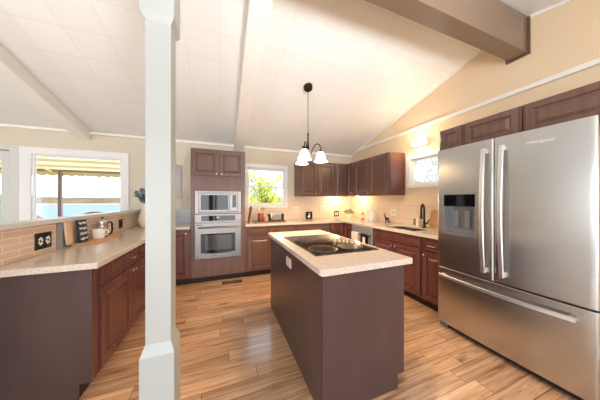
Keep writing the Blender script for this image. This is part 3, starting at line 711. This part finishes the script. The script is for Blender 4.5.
# ---------------------------------------------------------------- things on walls and counters
def plate(name, label, loc, rz, w, h, m, mi, n=1, cat='outlet', grp='outlet plates'):
    o = thing(name, label, cat, loc, rz, grp)
    MB().box(-w/2, w/2, -.007, -.0006, -h/2, h/2).obj('plate', m, o, bevel=.002)
    for k in range(n):
        x = (k - (n-1)/2) * .046
        MB().box(x-.016, x+.016, -.010, -.0074, -.035, .035).obj('socket', mi, o, bevel=.002)
    return o
M_cream = mat('cream_plastic', (214, 200, 180), .4)
plate('outlet', 'white double outlet plate on the tiles under the back window', (1.485, WY-.013, 1.125), 0, .125, .12, M_plate, M_cream, 2)
plate('outlet', 'white outlet plate on the back tiles near the corner', (2.13, WY-.013, 1.15), 0, .12, .12, M_plate, M_cream, 2)
plate('outlet', 'black outlet plate with white sockets on the back tiles by the corner', (2.50, WY-.013, 1.01), 0, .13, .13, M_black, M_plate, 2)
plate('outlet', 'white switch plate on the right wall tiles by the sink', (RX-.013, 2.85, 1.105), -PI/2, .125, .12, M_plate, M_cream, 2, 'switch')
plate('outlet', 'dark outlet plate on the half wall tiles beyond the french press', (-1.286, 3.40, 1.01), PI/2, .10, .12, M_black, M_towelk, 1)
o = thing('outlet', 'black outlet plate with two white flower shaped covers on the half wall tiles', 'outlet', (-1.286, 2.145, 1.014), PI/2, 'outlet plates')
MB().box(-.075, .075, -.007, -.0006, -.062, .062).obj('plate', M_black, o, bevel=.002)
for x in (-.034, .034):
    mb = MB()
    for k in range(6):
        a = PI*k/3 + .3; mb.ell((x+.015*math.cos(a), -.0095, .022*math.sin(a)), (.009, .003, .010), 8, 5)
    mb.obj('socket_cover', M_plate, o, smooth=True)

# peninsula things
tag(MB().prism([(-1.262+.0, 2.40), (-1.13, 2.42), (-1.10, 2.50), (-1.10, 2.90), (-1.13, 2.98), (-1.262, 3.0)], .9142, .932, 'z').obj('serving_board', M_wood, bevel=.004), 'wooden serving board lying on the peninsula under the mug', 'board')
cbd = MB().box(-.12, .12, -.008, .008, 0, .212).obj('cutting_board', mat('pale_board', (222, 190, 158), .4), None, (-1.262, 2.47, .9335), (math.radians(-5), 0, PI/2), bevel=.006)
tag(cbd, 'pale wooden board leaning on the half wall behind the black sign', 'board')
sg = thing('letter_sign', 'small black sign with white hand lettering leaning on the pale board', 'sign', (-1.222, 2.495, .9335), PI/2)
MB().box(-.065, .065, -.008, .008, 0, .205).obj('board', mat('chalkboard', (40, 46, 60), .6), sg, rot=(math.radians(-5), 0, 0), bevel=.002)
mb = MB()
for row in range(4):
    zz = .175 - row*.048
    pts = [(-.05+.10*k/18, -.0098, zz + .014*math.sin(k*(1.7+.4*row)) * (1 if k % 5 else .3)) for k in range(19)]
    mb.tube(pts, .0024, 5)
mb.obj('lettering', M_plate, sg, rot=(math.radians(-5), 0, 0))
mg = thing('coffee_mug', 'white ceramic mug standing on the serving board', 'mug', (-1.185, 2.665, .9325), 0)
MB().lathe([(.028, 0), (.04, .004), (.047, .03), (.052, .095), (.0485, .095), (.043, .03), (.03, .01)], seg=28).obj('cup', M_ceram, mg, smooth=True)
mb = MB().tube([(.048*math.cos(.9)+.0, .048*math.sin(.9), .075), (.068*math.cos(.9), .068*math.sin(.9), .082), (.082*math.cos(.9), .082*math.sin(.9), .06), (.072*math.cos(.9), .072*math.sin(.9), .032), (.046*math.cos(.9), .046*math.sin(.9), .025)], .006, 8)
mb.obj('handle', M_ceram, mg, smooth=True)
fp = thing('french_press', 'glass french press with a black handle behind the white mug', 'coffee maker', (-1.215, 2.80, .9325))
MB().lathe([(.046, 0), (.046, .008)]).obj('base', M_black, fp)
MB().lathe([(.043, .0085), (.045, .012), (.045, .15), (.0435, .15), (.0435, .014)], seg=28).obj('glass', M_clear, fp, smooth=True)
MB().lathe([(.047, .148), (.047, .156), (.03, .172), (.008, .178)], seg=24).obj('lid', M_chrome, fp, smooth=True)
MB().tube([(0, 0, .175), (0, 0, .195)], .003, 8).ell((0, 0, .203), (.011, .011, .01)).obj('plunger', M_black, fp, smooth=True)
h = math.radians(52); ca, sa = math.cos(h), math.sin(h)
MB().tube([(q*ca, q*sa, z) for q, z in ((.045, .148), (.07, .152), (.088, .135), (.09, .06), (.08, .02), (.045, .015))], .010, 10).obj('handle', M_black, fp, smooth=True)
MB().lathe([(.0475, .05), (.0475, .056), (.0455, .056)], cap0=False, cap1=False).lathe([(.0475, .11), (.0475, .116), (.0455, .116)], cap0=False, cap1=False).obj('metal_band', M_chrome, fp)
# vase with eucalyptus
vs_ = thing('vase', 'textured cream vase of eucalyptus at the far end of the peninsula', 'vase', (-1.10, 3.74, .9142))
mb = MB(); rings = []
seg = 28
prof = [(.052, 0), (.075, .03), (.09, .08), (.092, .13), (.082, .19), (.062, .25), (.044, .30), (.036, .33), (.044, .352), (.038, .352), (.03, .33)]
for j, (q, z) in enumerate(prof):
    ring = []
    for k in range(seg):
        a = 2*PI*k/seg; d = 1 + (.05*math.sin(7*a + j*1.2) if 0 < j < 7 else 0)
        ring.append(mb.bm.verts.new((q*d*math.cos(a), q*d*math.sin(a), z)))
    rings.append(ring)
for a, b in zip(rings, rings[1:]):
    for k in range(seg): mb.bm.faces.new([a[k], a[(k+1)%seg], b[(k+1)%seg], b[k]])
mb.bm.faces.new(rings[0][::-1])
mb.obj('vase_body', mat('cream_vase', (226, 218, 202), .5), vs_, smooth=True)
def leaf(mb, p, d, L, Wd):
    d = Vector(d).normalized(); s = d.cross(Vector((random.uniform(-1,1), random.uniform(-1,1), random.uniform(-1,1)))).normalized(); p = Vector(p)
    nn = d.cross(s) * L * .12
    q = [p, p+d*L*.35+s*Wd*.5-nn, p+d*L, p+d*L*.35-s*Wd*.5-nn]
    mb.bm.faces.new([mb.bm.verts.new(x) for x in q])
stm, lv = MB(), MB()
for k in range(13):
    a = 2*PI*k/13 + random.uniform(-.2, .2); L = random.uniform(.2, .31); o_ = random.uniform(.35, .95)
    if k % 3 == 0: o_ *= .4
    pts = [Vector((.012*math.cos(a), .012*math.sin(a), .325))]
    for i in range(1, 7):
        t = i/6; pts.append(Vector((math.cos(a)*(.012+L*o_*t*t*.8+.02*t), math.sin(a)*(.012+L*o_*t*t*.8+.02*t), .325 + L*t*(1-.25*o_*t))))
    stm.tube(pts, .0022, 5)
    for i, p in enumerate(pts[2:]):
        for sgn in (0, 1, 2):
            b = random.uniform(0, 2*PI)
            leaf(lv, p, (math.cos(b), math.sin(b), random.uniform(-.2, .7)), random.uniform(.045, .075), .05)
stm.obj('stems', mat('stem_green', (92, 104, 78), .6), vs_); lv.obj('foliage', M_leafe, vs_)

# picture on the back wall, partly behind the post
pc = thing('canvas_picture', 'grey and violet canvas picture hung on the back wall left of the oven tower', 'picture', (-.93, WY-.001, 1.652))
MB().box(-.225, .225, -.03, 0, -.305, .305).obj('canvas', M_art, pc, bevel=.003)

# back counter by the oven tower
tag(MB().box(-.10, .10, -.009, .009, 0, .30).obj('cutting_board', M_woodd, None, (.435, 3.80, .9145), (0, math.radians(-10), PI/2), bevel=.006), 'reddish wooden board leaning on the side of the oven tower', 'board')
bpy.data.objects['cutting_board.001'].rotation_euler = (math.radians(9), 0, PI/2)
ty = MB().box(-.30, .30, -.10, .10, 0, .012).box(-.30, .30, -.10, -.09, .012, .024).box(-.30, .30, .09, .10, .012, .024).box(-.30, -.29, -.09, .09, .012, .024).box(.29, .30, -.09, .09, .012, .024).obj('tray', mat('dark_tray', (96, 84, 78), .4), None, (.82, 3.82, .9140))
tag(ty, 'low dark tray under the toaster and utensil crock', 'tray')
uc = thing('utensil_crock', 'copper coloured crock of kitchen utensils on the dark tray', 'crock', (.665, 3.845, .927))
MB().lathe([(.045, 0), (.052, .01), (.054, .15), (.05, .15), (.048, .012)]).obj('crock', M_copper, uc, smooth=True)
for k in range(5):
    a = 2*PI*k/5; dx, dy = .045*math.cos(a), .03*math.sin(a)
    MB().tube([(dx*.3, dy*.3, .02), (dx*1.1, dy*1.1, .21)], .005, 8).ell((dx*1.2, dy*1.2, .235), (.022, .008, .032), 10, 6).obj('utensil', M_paper if k % 2 else M_wood, uc, smooth=True)
tag(MB().lathe([(.028, 0), (.034, .005), (.042, .085), (.038, .085), (.03, .008)]).obj('cup', mat('peach_ceramic', (226, 150, 112), .35), None, (.755, 3.765, .927), smooth=True), 'peach coloured cup between the crock and the toaster', 'cup')
ts = thing('toaster', 'chrome toaster with dark end caps on the tray under the window', 'toaster', (.95, 3.83, .9268))
MB().box(-.12, .12, -.075, .075, .012, .15).obj('shell', M_chrome, ts, bevel=.03, seg=4)
MB().box(.121, .145, -.075, .075, .004, .145).obj('end_cap', M_black, ts, bevel=.02, seg=3)
MB().box(-.145, -.121, -.075, .075, .004, .145).obj('end_cap', M_black, ts, bevel=.02, seg=3)
MB().box(-.14, .14, -.07, .07, .0, .011).obj('base', M_black, ts)
MB().box(-.10, .10, -.04, -.012, .1505, .1515).box(-.10, .10, .012, .04, .1505, .1515).obj('slots', M_black, ts)
MB().box(.146, .165, -.012, .012, .09, .105).obj('lever', M_black, ts)
bq = thing('plaque', 'black square plaque with a white figure leaning on the back tiles', 'plaque', (1.775, 4.12, .9142))
MB().box(-.075, .075, -.010, .010, 0.002, .16).obj('board', M_black, bq, bevel=.002)
MB().ell((0, -.0115, .06), (.022, .002, .04)).ell((.008, -.0115, .115), (.014, .002, .016)).ell((-.028, -.0115, .05), (.016, .002, .012)).obj('figure', M_plate, bq, smooth=True)
# corner plant
pl = thing('potted_herb', 'small leafy herb in a pale pot at the counter corner', 'plant', (2.66, 3.90, .9142))
MB().lathe([(.04, 0), (.045, .004), (.052, .10), (.047, .10), (.04, .08)], cap1=True).obj('pot', M_ceram, pl, smooth=True)
lv, st_ = MB(), MB()
for k in range(90):
    a = random.uniform(0, 2*PI); q = random.uniform(.0, .10); z = .11 + random.uniform(.02, .10)*(1.1-q/.14)
    leaf(lv, (q*math.cos(a), q*math.sin(a), z), (math.cos(a), math.sin(a), random.uniform(-.2, .9)), random.uniform(.03, .05), .028)
for k in range(12):
    a = 2*PI*k/12; st_.tube([(0, 0, .082), (.03*math.cos(a), .03*math.sin(a), .12), (.07*math.cos(a), .07*math.sin(a), .16)], .0015, 5)
lv.obj('foliage', M_leafg, pl); st_.obj('stems', MATS['stem_green'], pl)
# right counter
ob = thing('bottle', 'orange bottle standing left of the white canisters', 'bottle', (2.79, 3.575, .9142))
MB().lathe([(.026, 0), (.03, .004), (.03, .12), (.014, .145), (.012, .16)]).obj('bottle_body', M_orange, ob, smooth=True)
MB().lathe([(.014, .1605), (.014, .19)]).obj('cap', M_plate, ob)
MB().lathe([(.0306, .03), (.0306, .10)], cap0=False, cap1=False).obj('paper_label', M_paper, ob)
def canister(label, loc, q, hgt):
    c = thing('canister', label, 'canister', loc, 0, 'white canisters')
    MB().lathe([(q-.006, 0), (q, .005), (q, hgt*.85), (q-.004, hgt*.86)], seg=28).obj('jar', M_ceram, c, smooth=True)
    MB().lathe([(q-.001, hgt*.862), (q-.001, hgt*.88), (q*.7, hgt*.97), (q*.25, hgt)], seg=28).obj('lid', M_ceram, c, smooth=True)
canister('slimmer white canister beside the orange bottle', (2.80, 3.445, .9142), .045, .20)
canister('wider white canister nearest the sink', (2.79, 3.275, .9142), .068, .225)
fg = thing('figurine', 'small dark deer figurine on the counter left of the sink', 'figurine', (2.80, 2.90, .9142), PI/2)
mb = MB().ell((0, 0, .075), (.045, .018, .022)).tube([(.03, 0, .08), (.05, 0, .115), (.055, 0, .135)], [.015, .011, .009], 8).ell((.066, 0, .142), (.02, .009, .010))
for x, y in ((-.03, -.01), (-.03, .01), (.03, -.01), (.03, .01)): mb.tube([(x, y, .07), (x-.004, y, .035), (x, y, .0005)], [.009, .005, .005], 6)
for y in (-.006, .006): mb.tube([(.055, y, .15), (.05, y*3, .18), (.06, y*4, .2)], .0025, 5)
mb.obj('deer_body', M_bronze, fg, smooth=True)
cd = thing('framed_card', 'small framed card with green print leaning behind the sink', 'frame', (2.83, 2.33, .9142), -PI/2)
MB().box(-.05, .05, -.006, .006, .001, .135).obj('frame', M_paper, cd, bevel=.002)
MB().box(-.042, .0, -.0085, -.0065, .012, .125).obj('print', M_green, cd)
MB().box(.008, .042, -.0085, -.0065, .03, .11).obj('caption', M_plate, cd)
hd = math.radians(7)
poly = [(-.075, 0), (.075, 0), (.075, .20)] + [(.075*math.cos(a), .20+.075*math.sin(a)) for a in [PI*k/10 for k in range(1, 10)]] + [(-.075, .20)]
tag(MB().prism(poly, -.008, .008, 'y').obj('cutting_board', M_wood, None, (2.872, 2.07, .9155), (-hd, 0, -PI/2), bevel=.004), 'round topped wooden board leaning on the tiles beside the faucet', 'board')
# floor vent
fv = thing('floor_vent', 'dark metal floor vent in front of the oven tower', 'vent', (.14, 3.46, .0005))
MB().grid([-.155, -.14, .14, .155], [-.05, -.038, .038, .05], lambda i, j: not (i == 1 and j == 1), 0, .005).obj('frame', M_bronze, fv)
mb = MB()
for k in range(14): mb.box(-.138+.02*k, -.128+.02*k, -.038, .038, 0, .004)
mb.obj('louvres', M_bronze, fv)

# ---------------------------------------------------------------- outside
def ground(mb, m, n): return struct(mb.obj(n, m))
ground(MB().box(-30, 20, WY+.16, 12, -.6, -.45), M_deck, 'ground_outside')
ground(MB().box(-400, 300, 12.01, 215, -3.0, -2.2), M_water, 'lake')
mb = MB(); xs_ = [-420 + 8*k for k in range(90)]
prev = None
for x in xs_:
    hgt = 5.2 + 1.3*math.sin(x*.02) + .8*math.sin(x*.07+1) + random.uniform(-.5, .5)
    cur = [mb.bm.verts.new(p) for p in ((x, 216, -2.3), (x, 218, -2.3+2.0), (x, 226, hgt), (x, 250, hgt), (x, 250, -2.3))]
    if prev:
        for k in range(4): mb.bm.faces.new([prev[k], cur[k], cur[k+1], prev[k+1]])
    prev = cur
struct(mb.obj('far_shore', M_shore), 'wooded far shore of the lake')
struct(MB().box(-420, 300, 215.2, 217, -2.6, -1.0).obj('shore_beach', M_sand))
# awning over the deck
aw = thing('awning', 'striped cream awning with a scalloped edge outside the lake window', 'awning', (-3.4, 0, 0))
mb = MB(); mb2 = MB()
X0, X1, Y0, Y1, Z0, Z1 = -3.0, 2.4, WY+.16, 6.9, 2.5, 2.09
nb = 12
for i in range(nb):
    a, b = Y0+(Y1-Y0)*i/nb, Y0+(Y1-Y0)*(i+1)/nb; za, zb = Z0+(Z1-Z0)*i/nb, Z0+(Z1-Z0)*(i+1)/nb
    (mb if i % 2 else mb2).prism([(a, za), (b, zb), (b, zb+.006), (a, za+.006)], X0, X1, 'x')
mb.obj('canopy', M_awn, aw); mb2.obj('canopy_stripe', M_awnd, aw)
mb = MB(); ns = 30
poly = [(X0, Z1)]
for k in range(ns):
    xa = X0+(X1-X0)*k/ns; wd = (X1-X0)/ns
    for q in range(0, 6): poly.append((xa+wd*q/6, Z1-.13-.03*math.sin(PI*q/6)))
poly += [(X1, Z1-.13), (X1, Z1)]
mb.prism(poly, Y1, Y1+.005, 'y').obj('valance', M_awnd, aw)
MB().box(X0, X1, Y1-.05, Y1-.005, Z1-.05, Z1).box(X0, X1, 5.4, 5.45, 2.22, 2.27).obj('front_bar', M_awnpost, aw)
MB().tube([(-1.3, WY+.17, 2.05), (-.4, 5.6, 2.18), (-.55, Y1-.06, Z1-.05)], .02, 8).obj('arm', M_awn, aw)
MB().box(-.39, -.33, 6.76, 6.82, -.449, 2.07).obj('post', M_awnpost, aw)
# patio chairs
for px, py, lab in ((-2.93, 6.2, 'red brown patio chair outside the lake window, right of the awning post'), (-3.75, 5.6, 'red brown patio chair outside the lake window, by the awning post')):
    c = thing('patio_chair', lab, 'chair', (px, py, -.449), 0, 'patio chairs')
    M_pc = MATS.get('patio_red') or mat('patio_red', (150, 84, 70), .6)
    poly = [(-.25, .45), (.25, .45), (.25, 1.38)] + [(.25*math.cos(a), 1.38+.12*math.sin(a)) for a in [PI*k/8 for k in range(1, 8)]] + [(-.25, 1.38)]
    MB().prism(poly, .22, .25, 'y').obj('backrest', M_pc, c); MB().box(-.25, .25, -.25, .25, .42, .45).obj('seat', M_pc, c)
    for sx_ in (-.22, .22):
        for sy_ in (-.22, .22): MB().box(sx_-.02, sx_+.02, sy_-.02, sy_+.02, .001, .419).obj('leg', M_pc, c)
# trees and shrubs
def tree(name, label, loc, crowns, nleaf, L, m, cat='tree', trunk=True):
    t = thing(name, label, cat, loc)
    lv = MB(); tr = MB()
    if trunk: tr.tube([(0, 0, 0.001), (.03, 0, .6), (-.02, .02, 1.2), (.02, 0, 2.2)], [.07, .06, .045, .02], 8)
    for (cx, cy, cz, rx, ry, rz) in crowns:
        if trunk: tr.tube([(0, 0, 1.0), (cx*.5, cy*.5, (cz+1)/2), (cx, cy, cz)], [.03, .02, .01], 6)
        else: tr.tube([(0, 0, .001), (cx*.6, cy*.6, cz*.6), (cx, cy, cz)], [.02, .015, .006], 6)
        for k in range(nleaf):
            u = Vector((random.gauss(0, 1), random.gauss(0, 1), random.gauss(0, 1))).normalized() * random.random()**.5
            p = Vector((cx+u.x*rx, cy+u.y*ry, cz+u.z*rz))
            leaf(lv, p, (u.x+random.uniform(-.6, .6), u.y+random.uniform(-.6, .6), u.z+random.uniform(-.5, .5)), random.uniform(.7, 1.3)*L, L*.55)
    tr.obj('trunk', M_bark, t, smooth=True); lv.obj('foliage', m, t)
    return t
cr = [(random.uniform(-.75, .75), random.uniform(-.3, .3), random.uniform(1.15, 2.95), .28, .28, .2) for k in range(26)] + [(.7, 0, 1.5, .3, .3, .12), (1.0, .1, 1.45, .3, .2, .1), (-.6, 0, 1.5, .4, .3, .3), (.3, 0, 1.35, .5, .3, .2)]
tree('young_tree', 'bright yellow green tree outside the back counter window', (1.55, 8.2, -.449), cr, 70, .13, M_leafy)
tree('shrub', 'green shrub outside the glazed door at the far left', (-4.9, 6.2, -.449), [(random.uniform(-.5, .5), random.uniform(-.4, .4), random.uniform(.5, 1.9), .3, .3, .3) for k in range(12)], 60, .12, M_leafd, 'shrub', False)
